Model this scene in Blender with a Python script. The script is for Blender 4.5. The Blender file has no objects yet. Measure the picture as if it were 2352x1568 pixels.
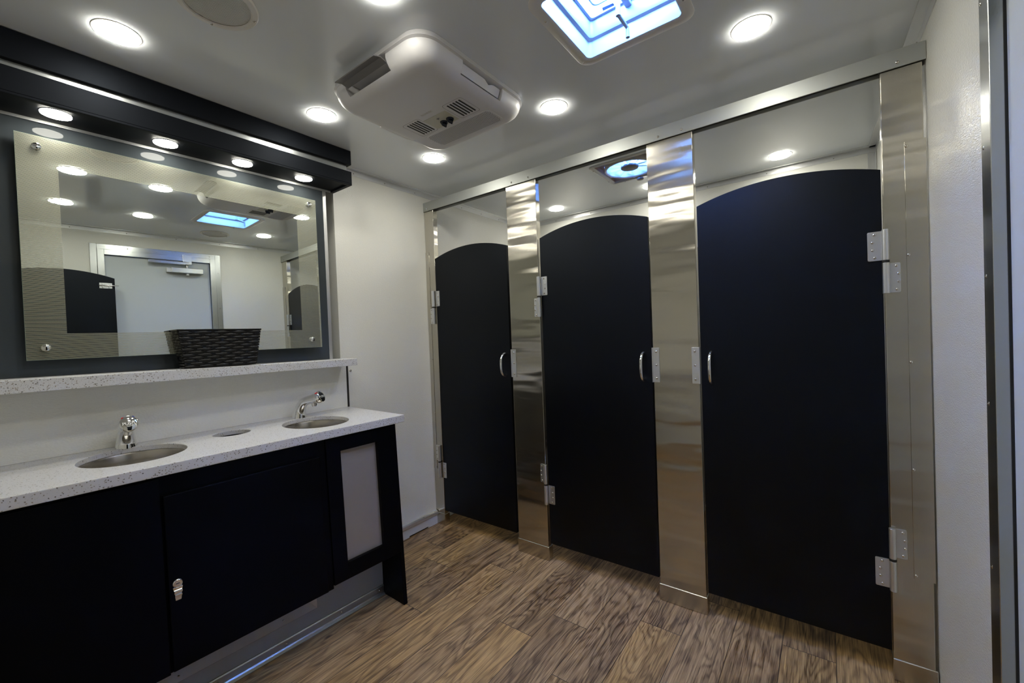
import bpy, bmesh, math, random
from mathutils import Vector, Matrix
random.seed(7)
PI = math.pi
scn = bpy.context.scene
COL = scn.collection

# ------------------------------------------------------------------ materials
def new_mat(name):
    m = bpy.data.materials.new(name); m.use_nodes = True
    nt = m.node_tree; nt.nodes.clear()
    out = nt.nodes.new('ShaderNodeOutputMaterial')
    return m, nt, out

def N(nt, t, **kw):
    n = nt.nodes.new(t)
    for k, v in kw.items():
        if k in n.inputs: n.inputs[k].default_value = v
        else: setattr(n, k, v)
    return n

def principled(name, col, rough=.5, metal=0., spec=.5, bump=None, vary=None, coat=0., coat_rough=.05, aniso=0., sheen=None):
    """bump=(scale, strength, distance, stretch xyz); vary=(scale, amount)"""
    m, nt, out = new_mat(name)
    p = N(nt, 'ShaderNodeBsdfPrincipled')
    p.inputs['Base Color'].default_value = (*col, 1)
    p.inputs['Roughness'].default_value = rough
    p.inputs['Metallic'].default_value = metal
    p.inputs['Specular IOR Level'].default_value = spec
    p.inputs['Coat Weight'].default_value = coat
    p.inputs['Coat Roughness'].default_value = coat_rough
    if sheen: p.inputs['Specular Tint'].default_value = (*sheen, 1)
    tc = N(nt, 'ShaderNodeTexCoord')
    if vary:
        no = N(nt, 'ShaderNodeTexNoise'); no.inputs['Scale'].default_value = vary[0]; no.inputs['Detail'].default_value = 4
        nt.links.new(tc.outputs['Object'], no.inputs['Vector'])
        mr = N(nt, 'ShaderNodeMapRange'); mr.inputs['From Min'].default_value = .3; mr.inputs['From Max'].default_value = .7
        mr.inputs['To Min'].default_value = 1 - vary[1]; mr.inputs['To Max'].default_value = 1 + vary[1]
        nt.links.new(no.outputs['Fac'], mr.inputs['Value'])
        mx = N(nt, 'ShaderNodeVectorMath', operation='SCALE'); mx.inputs[0].default_value = col
        nt.links.new(mr.outputs['Result'], mx.inputs['Scale'])
        nt.links.new(mx.outputs[0], p.inputs['Base Color'])
        mr2 = N(nt, 'ShaderNodeMapRange'); mr2.inputs['To Min'].default_value = rough * .85; mr2.inputs['To Max'].default_value = min(1, rough * 1.15)
        nt.links.new(no.outputs['Fac'], mr2.inputs['Value']); nt.links.new(mr2.outputs['Result'], p.inputs['Roughness'])
    if bump:
        mp = N(nt, 'ShaderNodeMapping'); mp.inputs['Scale'].default_value = bump[3] if len(bump) > 3 else (1, 1, 1)
        nt.links.new(tc.outputs['Object'], mp.inputs['Vector'])
        no = N(nt, 'ShaderNodeTexNoise'); no.inputs['Scale'].default_value = bump[0]; no.inputs['Detail'].default_value = 2.5
        nt.links.new(mp.outputs[0], no.inputs['Vector'])
        b = N(nt, 'ShaderNodeBump'); b.inputs['Strength'].default_value = bump[1]; b.inputs['Distance'].default_value = bump[2]
        nt.links.new(no.outputs['Fac'], b.inputs['Height']); nt.links.new(b.outputs[0], p.inputs['Normal'])
    nt.links.new(p.outputs[0], out.inputs['Surface'])
    return m

M = {}
# pebbled fibreglass wall panel
def wall_mat():
    m, nt, out = new_mat('wall_panel')
    p = N(nt, 'ShaderNodeBsdfPrincipled'); p.inputs['Base Color'].default_value = (.82, .82, .775, 1)
    p.inputs['Roughness'].default_value = .26; p.inputs['Specular IOR Level'].default_value = .55
    tc = N(nt, 'ShaderNodeTexCoord')
    mp = N(nt, 'ShaderNodeMapping'); mp.inputs['Scale'].default_value = (1, .45, 1)
    nt.links.new(tc.outputs['Object'], mp.inputs['Vector'])
    vo = N(nt, 'ShaderNodeTexVoronoi'); vo.inputs['Scale'].default_value = 380; vo.feature = 'SMOOTH_F1'
    no = N(nt, 'ShaderNodeTexNoise'); no.inputs['Scale'].default_value = 300; no.inputs['Detail'].default_value = 2
    nt.links.new(mp.outputs[0], vo.inputs['Vector']); nt.links.new(mp.outputs[0], no.inputs['Vector'])
    ad = N(nt, 'ShaderNodeMath', operation='SUBTRACT'); nt.links.new(no.outputs['Fac'], ad.inputs[0]); nt.links.new(vo.outputs['Distance'], ad.inputs[1])
    b = N(nt, 'ShaderNodeBump'); b.inputs['Strength'].default_value = .55; b.inputs['Distance'].default_value = .0014
    nt.links.new(ad.outputs[0], b.inputs['Height']); nt.links.new(b.outputs[0], p.inputs['Normal'])
    nt.links.new(p.outputs[0], out.inputs['Surface'])
    return m
M['wall'] = wall_mat()
M['ceiling'] = principled('ceiling_panel', (.76, .80, .84), .15, spec=.8, bump=(3.0, .25, .004))
M['vanity_black'] = principled('black_vanity_laminate', (.0008, .0009, .0014), .42, spec=.10, sheen=(.70, .80, 1.0), bump=(900, .12, .0004))
M['black'] = principled('black_laminate', (.0008, .0009, .0014), .38, spec=.29, sheen=(.70, .80, 1.0), bump=(900, .12, .0004))
M['soffit'] = principled('charcoal_laminate', (.0042, .0048, .0065), .52, spec=.12, sheen=(.70, .80, 1.0), bump=(700, .15, .0004))
M['slate'] = principled('slate_gloss_panel', (.058, .068, .077), .03, spec=.13, coat=0)
M['white_plastic'] = principled('white_plastic', (.70, .685, .66), .30, spec=.5)
M['hatch_plastic'] = principled('hatch_plastic', (.36, .38, .43), .30, spec=.5)
M['ac_plastic'] = principled('ac_plastic', (.66, .655, .67), .42, spec=.35)
M['ac_panel'] = principled('ac_panel_plastic', (.54, .53, .45), .4)
M['dark'] = principled('dark_cavity', (.008, .009, .011), .6)
M['louvre_grey'] = principled('louvre_grey', (.16, .155, .16), .45)
M['navy'] = principled('navy_knob', (.008, .014, .035), .25, spec=.6)
M['alu'] = principled('satin_aluminium', (.76, .77, .78), .34, metal=.8, bump=(420, .2, .0004, (1, .03, .03)))
M['alu_light'] = principled('anodised_hinge', (.68, .70, .73), .30, metal=.9)
M['frame_alu'] = principled('door_frame_aluminium', (.52, .54, .55), .27, metal=1, bump=(300, .15, .0004))
M['alu_beam'] = principled('rail_aluminium', (.50, .52, .51), .50, metal=.75, bump=(300, .25, .0004, (.03, 1, 1)))
M['chrome'] = principled('chrome', (.86, .87, .88), .045, metal=1)
M['strip'] = principled('strip_metal', (.85, .84, .80), .42, metal=.35)
M['screw'] = principled('screw_steel', (.70, .68, .66), .14, metal=1)
M['sink'] = principled('sink_steel', (.50, .47, .43), .27, metal=1, bump=(500, .15, .0003))
M['glass_edge'] = principled('glass_edge', (.35, .48, .40), .1, spec=.8)
M['kick'] = principled('kick_wall', (.27, .265, .25), .45)
M['kick_lit'] = principled('kick_ledge_lit_tone', (.60, .54, .51), .35)  # lighter than the kick wall: light on the shadowed ledge put into its colour
M['kick_trim'] = principled('kick_trim_metal', (.48, .50, .48), .34, metal=1)
M['frost'] = principled('frosted_insert', (.36, .325, .30), .33, metal=.35, spec=.6, bump=(600, .1, .0003))
M['rubber'] = principled('black_rubber', (.012, .012, .012), .6)
M['wicker'] = principled('black_wicker', (.0022, .0023, .0030), .30, spec=.30, bump=(220, .35, .0006, (1, 1, 6)))
M['red'] = principled('red_mark', (.55, .01, .015), .3)
M['blue'] = principled('blue_mark', (.02, .05, .4), .3)
M['exit_leaf'] = principled('exit_door_leaf', (.60, .65, .68), .62, spec=.25, bump=(260, .3, .001))
M['fan_pan'] = principled('fan_pan_plastic', (.60, .46, .40), .45)
M['sticker'] = principled('label_grey', (.10, .16, .28), .5)
M['grille_cloth'] = principled('speaker_backing', (.16, .155, .145), .7)

def stainless(name, axis_seed=0.):
    m, nt, out = new_mat(name)
    p = N(nt, 'ShaderNodeBsdfPrincipled'); p.inputs['Metallic'].default_value = 1
    p.inputs['Base Color'].default_value = (.54, .515, .455, 1); p.inputs['Roughness'].default_value = .20
    p.inputs['Anisotropic'].default_value = .93
    p.inputs['Anisotropic Rotation'].default_value = 0.
    tg = N(nt, 'ShaderNodeTangent'); tg.direction_type = 'RADIAL'; tg.axis = 'Z'
    nt.links.new(tg.outputs[0], p.inputs['Tangent'])
    tc = N(nt, 'ShaderNodeTexCoord')
    # slow oil-canning of the sheet plus fine vertical brushing
    mp = N(nt, 'ShaderNodeMapping'); mp.inputs['Scale'].default_value = (.55, .5, 2.6); mp.inputs['Location'].default_value = (axis_seed, 0, axis_seed * .7)
    nt.links.new(tc.outputs['Object'], mp.inputs['Vector'])
    n1 = N(nt, 'ShaderNodeTexNoise'); n1.inputs['Scale'].default_value = 3.2; n1.inputs['Detail'].default_value = 2; n1.inputs['Roughness'].default_value = .35
    nt.links.new(mp.outputs[0], n1.inputs['Vector'])
    b1 = N(nt, 'ShaderNodeBump'); b1.inputs['Strength'].default_value = .75; b1.inputs['Distance'].default_value = .016
    nt.links.new(n1.outputs['Fac'], b1.inputs['Height'])
    mp2 = N(nt, 'ShaderNodeMapping'); mp2.inputs['Scale'].default_value = (1, 1, .012)
    nt.links.new(tc.outputs['Object'], mp2.inputs['Vector'])
    n2 = N(nt, 'ShaderNodeTexNoise'); n2.inputs['Scale'].default_value = 900; n2.inputs['Detail'].default_value = 2
    nt.links.new(mp2.outputs[0], n2.inputs['Vector'])
    b2 = N(nt, 'ShaderNodeBump'); b2.inputs['Strength'].default_value = .12; b2.inputs['Distance'].default_value = .0003
    nt.links.new(n2.outputs['Fac'], b2.inputs['Height']); nt.links.new(b1.outputs[0], b2.inputs['Normal'])
    nt.links.new(b2.outputs[0], p.inputs['Normal'])
    nt.links.new(p.outputs[0], out.inputs['Surface'])
    return m
M['stainless'] = stainless('brushed_stainless')

def emission(name, col, st):
    m, nt, out = new_mat(name)
    e = N(nt, 'ShaderNodeEmission'); e.inputs['Color'].default_value = (*col, 1); e.inputs['Strength'].default_value = st
    nt.links.new(e.outputs[0], out.inputs['Surface']); return m
LIGHT_COL = (1.0, .965, .84)
M['lamp'] = emission('led_lens', LIGHT_COL, 36)
M['lamp_small'] = emission('led_lens_small', LIGHT_COL, 26)

def quartz():
    m, nt, out = new_mat('speckled_quartz')
    p = N(nt, 'ShaderNodeBsdfPrincipled'); p.inputs['Roughness'].default_value = .28; p.inputs['Specular IOR Level'].default_value = .5
    tc = N(nt, 'ShaderNodeTexCoord')
    dn = N(nt, 'ShaderNodeTexNoise'); dn.inputs['Scale'].default_value = 260
    nt.links.new(tc.outputs['Object'], dn.inputs['Vector'])
    mixv = N(nt, 'ShaderNodeVectorMath', operation='MULTIPLY_ADD'); mixv.inputs[1].default_value = (.004, .004, .004)
    nt.links.new(dn.outputs['Color'], mixv.inputs[0]); nt.links.new(tc.outputs['Object'], mixv.inputs[2])
    def flecks(scale, lo, hi, th):
        v = N(nt, 'ShaderNodeTexVoronoi'); v.inputs['Scale'].default_value = scale
        nt.links.new(mixv.outputs[0], v.inputs['Vector'])
        r = N(nt, 'ShaderNodeMapRange'); r.inputs['From Min'].default_value = lo; r.inputs['From Max'].default_value = hi
        r.inputs['To Min'].default_value = 1; r.inputs['To Max'].default_value = 0
        nt.links.new(v.outputs['Distance'], r.inputs['Value'])
        s = N(nt, 'ShaderNodeSeparateColor'); nt.links.new(v.outputs['Color'], s.inputs[0])
        g = N(nt, 'ShaderNodeMath', operation='GREATER_THAN'); g.inputs[1].default_value = th
        nt.links.new(s.outputs[0], g.inputs[0])
        mu = N(nt, 'ShaderNodeMath', operation='MULTIPLY'); nt.links.new(r.outputs[0], mu.inputs[0]); nt.links.new(g.outputs[0], mu.inputs[1])
        return mu.outputs[0], s.outputs[1]
    f1, c1 = flecks(190, .22, .36, .76)
    f2, c2 = flecks(420, .25, .40, .72)
    m1 = N(nt, 'ShaderNodeMix', data_type='RGBA'); m1.inputs['A'].default_value = (.67, .675, .70, 1)
    m1.inputs['B'].default_value = (.36, .35, .34, 1)
    nt.links.new(f2, m1.inputs['Factor'])
    cr = N(nt, 'ShaderNodeValToRGB'); cr.color_ramp.elements[0].color = (.07, .07, .07, 1); cr.color_ramp.elements[1].color = (.34, .29, .23, 1)
    nt.links.new(c1, cr.inputs[0])
    m2 = N(nt, 'ShaderNodeMix', data_type='RGBA'); nt.links.new(f1, m2.inputs['Factor'])
    nt.links.new(m1.outputs['Result'], m2.inputs['A']); nt.links.new(cr.outputs[0], m2.inputs['B'])
    nt.links.new(m2.outputs['Result'], p.inputs['Base Color'])
    nt.links.new(p.outputs[0], out.inputs['Surface']); return m
M['quartz'] = quartz()

def wood():
    m, nt, out = new_mat('oak_plank_vinyl')
    p = N(nt, 'ShaderNodeBsdfPrincipled'); p.inputs['Specular IOR Level'].default_value = .4
    uv = N(nt, 'ShaderNodeUVMap'); uv.uv_map = 'plank_uv'
    at = N(nt, 'ShaderNodeAttribute'); at.attribute_name = 'plank_rand'
    su = N(nt, 'ShaderNodeSeparateXYZ'); nt.links.new(uv.outputs[0], su.inputs[0])
    sr = N(nt, 'ShaderNodeSeparateColor'); nt.links.new(at.outputs['Color'], sr.inputs[0])
    def math_(op, a, b=None, c=None):
        n = N(nt, 'ShaderNodeMath', operation=op)
        for i, x in enumerate((a, b, c)):
            if x is None: continue
            if isinstance(x, (int, float)): n.inputs[i].default_value = x
            else: nt.links.new(x, n.inputs[i])
        return n.outputs[0]
    def vec(ax, ay, az):
        c = N(nt, 'ShaderNodeCombineXYZ')
        for i, x in enumerate((ax, ay, az)):
            if isinstance(x, (int, float)): c.inputs[i].default_value = x
            else: nt.links.new(x, c.inputs[i])
        return c.outputs[0]
    U = su.outputs[0]; V = su.outputs[1]; Z = math_('MULTIPLY', sr.outputs[0], 37.0)
    off = math_('MULTIPLY', sr.outputs[1], 11.0)
    def noise(us, vs, scale, det=3, rough=.55, dist=0.):
        n = N(nt, 'ShaderNodeTexNoise'); n.inputs['Scale'].default_value = scale; n.inputs['Detail'].default_value = det
        n.inputs['Roughness'].default_value = rough; n.inputs['Distortion'].default_value = dist
        nt.links.new(vec(math_('MULTIPLY', U, us), math_('MULTIPLY_ADD', V, vs, off), Z), n.inputs['Vector']); return n.outputs['Fac']
    # cathedral figure: contour lines of a slow noise field
    field = noise(8.0, 1.5, 1.0, 3, .45, .45)
    rings = math_('SINE', math_('MULTIPLY', field, 95.0))
    rings = math_('MULTIPLY_ADD', rings, .5, .5)
    rings = math_('POWER', rings, 2.2)
    fine = noise(260, 6.0, 1.0, 4, .65, .15)
    mid = noise(70, 2.4, 1.0, 3, .6, .3)
    tone = noise(9, 1.6, 1.0, 2, .5, .2)
    # knots
    kv = N(nt, 'ShaderNodeTexVoronoi'); kv.inputs['Scale'].default_value = 1.0
    nt.links.new(vec(math_('MULTIPLY', U, 6.5), math_('MULTIPLY_ADD', V, 2.6, off), Z), kv.inputs['Vector'])
    kn = N(nt, 'ShaderNodeMapRange'); kn.inputs['From Min'].default_value = .015; kn.inputs['From Max'].default_value = .06
    kn.inputs['To Min'].default_value = 1; kn.inputs['To Max'].default_value = 0; nt.links.new(kv.outputs['Distance'], kn.inputs['Value'])
    streak = noise(430, 11.0, 1.0, 2, .5, .1)
    st = N(nt, 'ShaderNodeMapRange'); st.inputs['From Min'].default_value = .36; st.inputs['From Max'].default_value = .46; st.inputs['To Min'].default_value = -.20; st.inputs['To Max'].default_value = 0
    nt.links.new(streak, st.inputs['Value'])
    g = math_('MULTIPLY_ADD', rings, -.22, .71)
    g = math_('ADD', g, st.outputs[0])
    g = math_('ADD', g, math_('MULTIPLY', math_('SUBTRACT', fine, .5), 1.0))
    g = math_('ADD', g, math_('MULTIPLY', math_('SUBTRACT', mid, .5), .70))
    g = math_('ADD', g, math_('MULTIPLY', math_('SUBTRACT', tone, .5), .55))
    g = math_('ADD', g, math_('MULTIPLY', math_('SUBTRACT', sr.outputs[2], .5), .20))
    g = math_('SUBTRACT', g, math_('MULTIPLY', kn.outputs[0], .55))
    cr = N(nt, 'ShaderNodeValToRGB'); nt.links.new(g, cr.inputs[0])
    e = cr.color_ramp.elements
    e[0].position = .08; e[0].color = (.040, .024, .015, 1)
    e[1].position = .97; e[1].color = (.60, .405, .215, 1)
    for pos, c in ((.30, (.110, .068, .035, 1)), (.50, (.225, .146, .076, 1)), (.72, (.400, .268, .142, 1))):
        x = e.new(pos); x.color = c
    hs = N(nt, 'ShaderNodeHueSaturation'); nt.links.new(cr.outputs[0], hs.inputs['Color'])
    nt.links.new(math_('MULTIPLY_ADD', sr.outputs[1], .16, 1.02), hs.inputs['Saturation'])
    # seams
    W_ = .16
    du = math_('MINIMUM', U, math_('SUBTRACT', W_, U))
    at2 = N(nt, 'ShaderNodeAttribute'); at2.attribute_name = 'plank_len'
    dv = math_('MINIMUM', V, math_('SUBTRACT', at2.outputs['Fac'], V))
    d = math_('MINIMUM', du, dv)
    sm = N(nt, 'ShaderNodeMapRange'); sm.inputs['From Min'].default_value = .0006; sm.inputs['From Max'].default_value = .0016
    nt.links.new(d, sm.inputs['Value'])
    mx = N(nt, 'ShaderNodeMix', data_type='RGBA'); mx.inputs['A'].default_value = (.035, .024, .018, 1)
    nt.links.new(sm.outputs[0], mx.inputs['Factor']); nt.links.new(hs.outputs[0], mx.inputs['B'])
    nt.links.new(mx.outputs['Result'], p.inputs['Base Color'])
    nt.links.new(math_('MULTIPLY_ADD', fine, -.12, .50), p.inputs['Roughness'])
    b = N(nt, 'ShaderNodeBump'); b.inputs['Strength'].default_value = .5; b.inputs['Distance'].default_value = .0012
    nt.links.new(math_('ADD', math_('MULTIPLY', fine, .5), sm.outputs[0]), b.inputs['Height']); nt.links.new(b.outputs[0], p.inputs['Normal'])
    nt.links.new(p.outputs[0], out.inputs['Surface']); return m
M['wood'] = wood()

def mirror_mat():
    m, nt, out = new_mat('etched_mirror')
    g = N(nt, 'ShaderNodeBsdfPrincipled'); g.inputs['Metallic'].default_value = 1
    g.inputs['Base Color'].default_value = (.79, .83, .79, 1); g.inputs['Roughness'].default_value = .0
    f = N(nt, 'ShaderNodeBsdfPrincipled'); f.inputs['Base Color'].default_value = (.42, .43, .34, 1); f.inputs['Roughness'].default_value = .4
    f.inputs['Metallic'].default_value = .55
    tc = N(nt, 'ShaderNodeTexCoord'); s = N(nt, 'ShaderNodeSeparateXYZ'); nt.links.new(tc.outputs['Object'], s.inputs[0])
    def mt(op, a, b=None):
        n = N(nt, 'ShaderNodeMath', operation=op)
        for i, x in enumerate((a, b)):
            if x is None: continue
            if isinstance(x, (int, float)): n.inputs[i].default_value = x
            else: nt.links.new(x, n.inputs[i])
        return n.outputs[0]
    fr = mt('FRACT', mt('DIVIDE', mt('ADD', s.outputs[2], 5.0), .0031))
    stripe = mt('GREATER_THAN', fr, .52)
    iny = mt('LESS_THAN', mt('ABSOLUTE', mt('ADD', s.outputs[1], .0015)), .3805)
    inz = mt('LESS_THAN', mt('ABSOLUTE', mt('ADD', s.outputs[2], .002)), .2695)
    inner = mt('MULTIPLY', iny, inz)
    k = mt('MULTIPLY', stripe, mt('SUBTRACT', 1.0, inner))
    mx = N(nt, 'ShaderNodeMixShader'); nt.links.new(k, mx.inputs[0]); nt.links.new(g.outputs[0], mx.inputs[1]); nt.links.new(f.outputs[0], mx.inputs[2])
    nt.links.new(mx.outputs[0], out.inputs['Surface']); return m
M['mirror'] = mirror_mat()

def lid_mat(name, tint, trans=.55):
    m, nt, out = new_mat(name)
    t = N(nt, 'ShaderNodeBsdfTransparent'); t.inputs['Color'].default_value = (*tint, 1)
    l = N(nt, 'ShaderNodeBsdfTranslucent'); l.inputs['Color'].default_value = (*tint, 1)
    mx = N(nt, 'ShaderNodeMixShader'); mx.inputs[0].default_value = 1 - trans
    nt.links.new(t.outputs[0], mx.inputs[1]); nt.links.new(l.outputs[0], mx.inputs[2])
    nt.links.new(mx.outputs[0], out.inputs['Surface']); return m
M['lid'] = lid_mat('hatch_lid_acrylic', (.95, .97, 1.0))
M['blade'] = lid_mat('fan_blade_plastic', (.72, .76, .84), .05)
M['dome'] = lid_mat('fan_dome_acrylic', (.28, .29, .31), .08)

# ------------------------------------------------------------------ mesh helpers
def link(name, me, mat=None, parent=None, loc=None, rot=None):
    o = bpy.data.objects.new(name, me); COL.objects.link(o)
    if mat is not None and me is not None:
        me.materials.append(M[mat] if isinstance(mat, str) else mat)
    if parent is not None: o.parent = parent
    if loc is not None: o.location = loc
    if rot is not None: o.rotation_euler = rot
    return o

def tag(o, label=None, cat=None, group=None, kind=None):
    if label: o['label'] = label
    if cat: o['category'] = cat
    if group: o['group'] = group
    if kind: o['kind'] = kind
    return o

def thing(name, label, cat, loc=(0, 0, 0), rot=(0, 0, 0), group=None):
    o = bpy.data.objects.new(name, None); COL.objects.link(o); o.empty_display_size = .05
    o.location = loc; o.rotation_euler = rot
    return tag(o, label, cat, group)

def copy_tree(o, parent=None):
    c = o.copy(); COL.objects.link(c)
    if parent is not None: c.parent = parent
    for ch in list(o.children): copy_tree(ch, c)
    return c

class MB:
    def __init__(s): s.bm = bmesh.new()
    def verts(s, pts): return [s.bm.verts.new(p) for p in pts]
    def face(s, vs):
        try: return s.bm.faces.new(vs)
        except ValueError: return None
    def box(s, x0, x1, y0, y1, z0, z1):
        return s.hexa([(x0, y0, z0), (x1, y0, z0), (x1, y1, z0), (x0, y1, z0), (x0, y0, z1), (x1, y0, z1), (x1, y1, z1), (x0, y1, z1)])
    def hexa(s, p):
        v = s.verts(p)
        for f in ((3, 2, 1, 0), (4, 5, 6, 7), (0, 1, 5, 4), (1, 2, 6, 5), (2, 3, 7, 6), (3, 0, 4, 7)): s.face([v[i] for i in f])
        return s
    def prism(s, pts, a, b):
        """pts: list of 2D->3D functions result pairs: polygon lofted from a(p) to b(p)"""
        A = s.verts([a(p) for p in pts]); B = s.verts([b(p) for p in pts]); n = len(pts)
        s.face(A[::-1]); s.face(B)
        for i in range(n): s.face([A[i], A[(i + 1) % n], B[(i + 1) % n], B[i]])
        return s
    def loft(s, rings, cap0=True, cap1=True):
        R = [s.verts(r) for r in rings]; n = len(R[0])
        for k in range(len(R) - 1):
            for i in range(n): s.face([R[k][i], R[k][(i + 1) % n], R[k + 1][(i + 1) % n], R[k + 1][i]])
        if cap0: s.face(R[0][::-1])
        if cap1: s.face(R[-1])
        return s
    def cyl(s, c, r, h, axis='z', n=24, r2=None):
        r2 = r if r2 is None else r2
        def P(a, rr, t):
            u, v = rr * math.cos(a), rr * math.sin(a)
            if axis == 'z': return (c[0] + u, c[1] + v, c[2] + t)
            if axis == 'y': return (c[0] + u, c[1] + t, c[2] + v)
            return (c[0] + t, c[1] + u, c[2] + v)
        return s.loft([[P(2 * PI * i / n, rr, t) for i in range(n)] for rr, t in ((r, 0), (r2, h))])
    def lathe(s, c, prof, n=32, axis='z', cap0=True, cap1=True):
        def P(a, rr, t):
            u, v = rr * math.cos(a), rr * math.sin(a)
            if axis == 'z': return (c[0] + u, c[1] + v, c[2] + t)
            if axis == 'y': return (c[0] + u, c[1] + t, c[2] + v)
            return (c[0] + t, c[1] + u, c[2] + v)
        return s.loft([[P(2 * PI * i / n, rr, t) for i in range(n)] for rr, t in prof], cap0, cap1)
    def tube(s, path, radii, n=16, cap=True):
        P = [Vector(p) for p in path]
        if isinstance(radii, (int, float)): radii = [radii] * len(P)
        up = None; rings = []
        for i, p in enumerate(P):
            t = (P[min(i + 1, len(P) - 1)] - P[max(i - 1, 0)]).normalized()
            if up is None:
                up = Vector((0, 0, 1)) if abs(t.z) < .9 else Vector((0, 1, 0))
            u = (up - t * up.dot(t)).normalized(); w = t.cross(u); up = u
            rings.append([tuple(p + (u * math.cos(2 * PI * k / n) + w * math.sin(2 * PI * k / n)) * radii[i]) for k in range(n)])
        return s.loft(rings, cap, cap)
    def build(s, name, mat, parent=None, bevel=0., smooth=False, loc=None, rot=None, seg=2):
        bmesh.ops.recalc_face_normals(s.bm, faces=s.bm.faces)
        me = bpy.data.meshes.new(name); s.bm.to_mesh(me); s.bm.free()
        if smooth:
            for p in me.polygons: p.use_smooth = True
        o = link(name, me, mat, parent, loc, rot)
        if bevel:
            b = o.modifiers.new('bevel', 'BEVEL'); b.width = bevel; b.segments = seg; b.limit_method = 'ANGLE'; b.angle_limit = math.radians(35)
            b.harden_normals = False
        if smooth == 'auto' or smooth:
            me.set_sharp_from_angle(angle=math.radians(38))
        return o

def bool_cut(o, cutter_mb):
    """cut a throw-away shape out of o and keep only the resulting mesh"""
    me = bpy.data.meshes.new('tmp'); bmesh.ops.recalc_face_normals(cutter_mb.bm, faces=cutter_mb.bm.faces); cutter_mb.bm.to_mesh(me); cutter_mb.bm.free()
    c = bpy.data.objects.new('tmp', me); COL.objects.link(c)
    c.parent = o.parent; c.location = o.location; c.rotation_euler = o.rotation_euler
    md = o.modifiers.new('cut', 'BOOLEAN'); md.operation = 'DIFFERENCE'; md.solver = 'EXACT'; md.object = c
    bpy.context.view_layer.update()
    dg = bpy.context.evaluated_depsgraph_get()
    new = bpy.data.meshes.new_from_object(o.evaluated_get(dg))
    o.modifiers.clear(); o.data = new
    bpy.data.objects.remove(c, do_unlink=True)
    return o

def rrect(cx, cy, a, b, r, z, n=6):
    pts = []
    for qx, qy, s0 in ((1, 1, 0), (-1, 1, PI / 2), (-1, -1, PI), (1, -1, 1.5 * PI)):
        for i in range(n + 1):
            t = s0 + (PI / 2) * i / n
            pts.append((cx + qx * (a - r) + r * math.cos(t), cy + qy * (b - r) + r * math.sin(t), z))
    return pts

# ------------------------------------------------------------------ room numbers
H = 2.125; YB = 1.134; YN = -2.60
def wx(y): return 2.312 - .03 * y           # face of the right wall
ZB = 2.0                                   # underside of the stall rail
SKY = (1.572, -.662, .187)                 # roof hatch centre x, y, half flange
FAN = (1.157, .533, .175)

# --------------------------- floor: one mesh, one quad per plank
def build_floor():
    bm = bmesh.new(); uvl = bm.loops.layers.uv.new('plank_uv'); cl = bm.loops.layers.float_color.new('plank_rand'); ln = bm.faces.layers.float.new('plank_len')
    known = {0: -.508, 1: -.350, -3: -.654, -2: -.186, -4: -.336, 3: -.182, 6: -.021, 5: -.55, 2: -.62, 4: .10, -1: -1.06, 7: -.4}
    L = 1.22
    for k in range(-8, 10):
        x0 = .930 + .16 * k; x1 = x0 + .16
        y0 = known.get(k, random.uniform(-1, 0))
        j0 = y0 - L * 3
        j = j0
        while j < YB + .1:
            ya, yb = max(j, YN - .1), min(j + L, YB + .1)
            xa, xb = max(x0, -.2), min(x1, 2.45)
            if yb > ya and xb > xa:
                vs = [bm.verts.new(p) for p in ((xa, ya, 0), (xb, ya, 0), (xb, yb, 0), (xa, yb, 0))]
                f = bm.faces.new(vs); r = (random.random(), random.random(), random.random(), 1)
                f[ln] = L
                for l in f.loops:
                    c = l.vert.co; l[uvl].uv = (c.x - x0, c.y - j); l[cl] = r
            j += L
    me = bpy.data.meshes.new('floor'); bm.to_mesh(me); bm.free()
    return tag(link('floor', me, 'wood'), kind='structure')
build_floor()

# --------------------------- ceiling slab with two openings
hx0, hx1, hy0, hy1 = SKY[0] - .157, SKY[0] + .157, SKY[1] - .157, SKY[1] + .157
fx0, fx1, fy0, fy1 = FAN[0] - .155, FAN[0] + .155, FAN[1] - .155, FAN[1] + .155
def build_ceiling():
    m = MB(); xs = sorted([-.2, hx0, hx1, fx0, fx1, 2.5]); ys = sorted([YN - .1, hy0, hy1, fy0, fy1, YB + .1])
    bm = m.bm
    def hole(cx, cy): return (hx0 < cx < hx1 and hy0 < cy < hy1) or (fx0 < cx < fx1 and fy0 < cy < fy1)
    cache = {}
    def v(x, y, z):
        k = (round(x, 5), round(y, 5), round(z, 5))
        if k not in cache: cache[k] = bm.verts.new(k)
        return cache[k]
    for i in range(len(xs) - 1):
        for j in range(len(ys) - 1):
            a, b, c, d = xs[i], xs[i + 1], ys[j], ys[j + 1]
            if hole((a + b) / 2, (c + d) / 2): continue
            m.face([v(a, c, H), v(a, d, H), v(b, d, H), v(b, c, H)]); m.face([v(a, c, H + .05), v(b, c, H + .05), v(b, d, H + .05), v(a, d, H + .05)])
    for (a, b, c, d) in ((hx0, hx1, hy0, hy1), (fx0, fx1, fy0, fy1)):
        for p, q in (((a, c), (b, c)), ((b, c), (b, d)), ((b, d), (a, d)), ((a, d), (a, c))):
            m.face([v(*p, H), v(*q, H), v(*q, H + .05), v(*p, H + .05)])
    o = m.build('ceiling', 'ceiling'); return tag(o, kind='structure')
build_ceiling()

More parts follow.
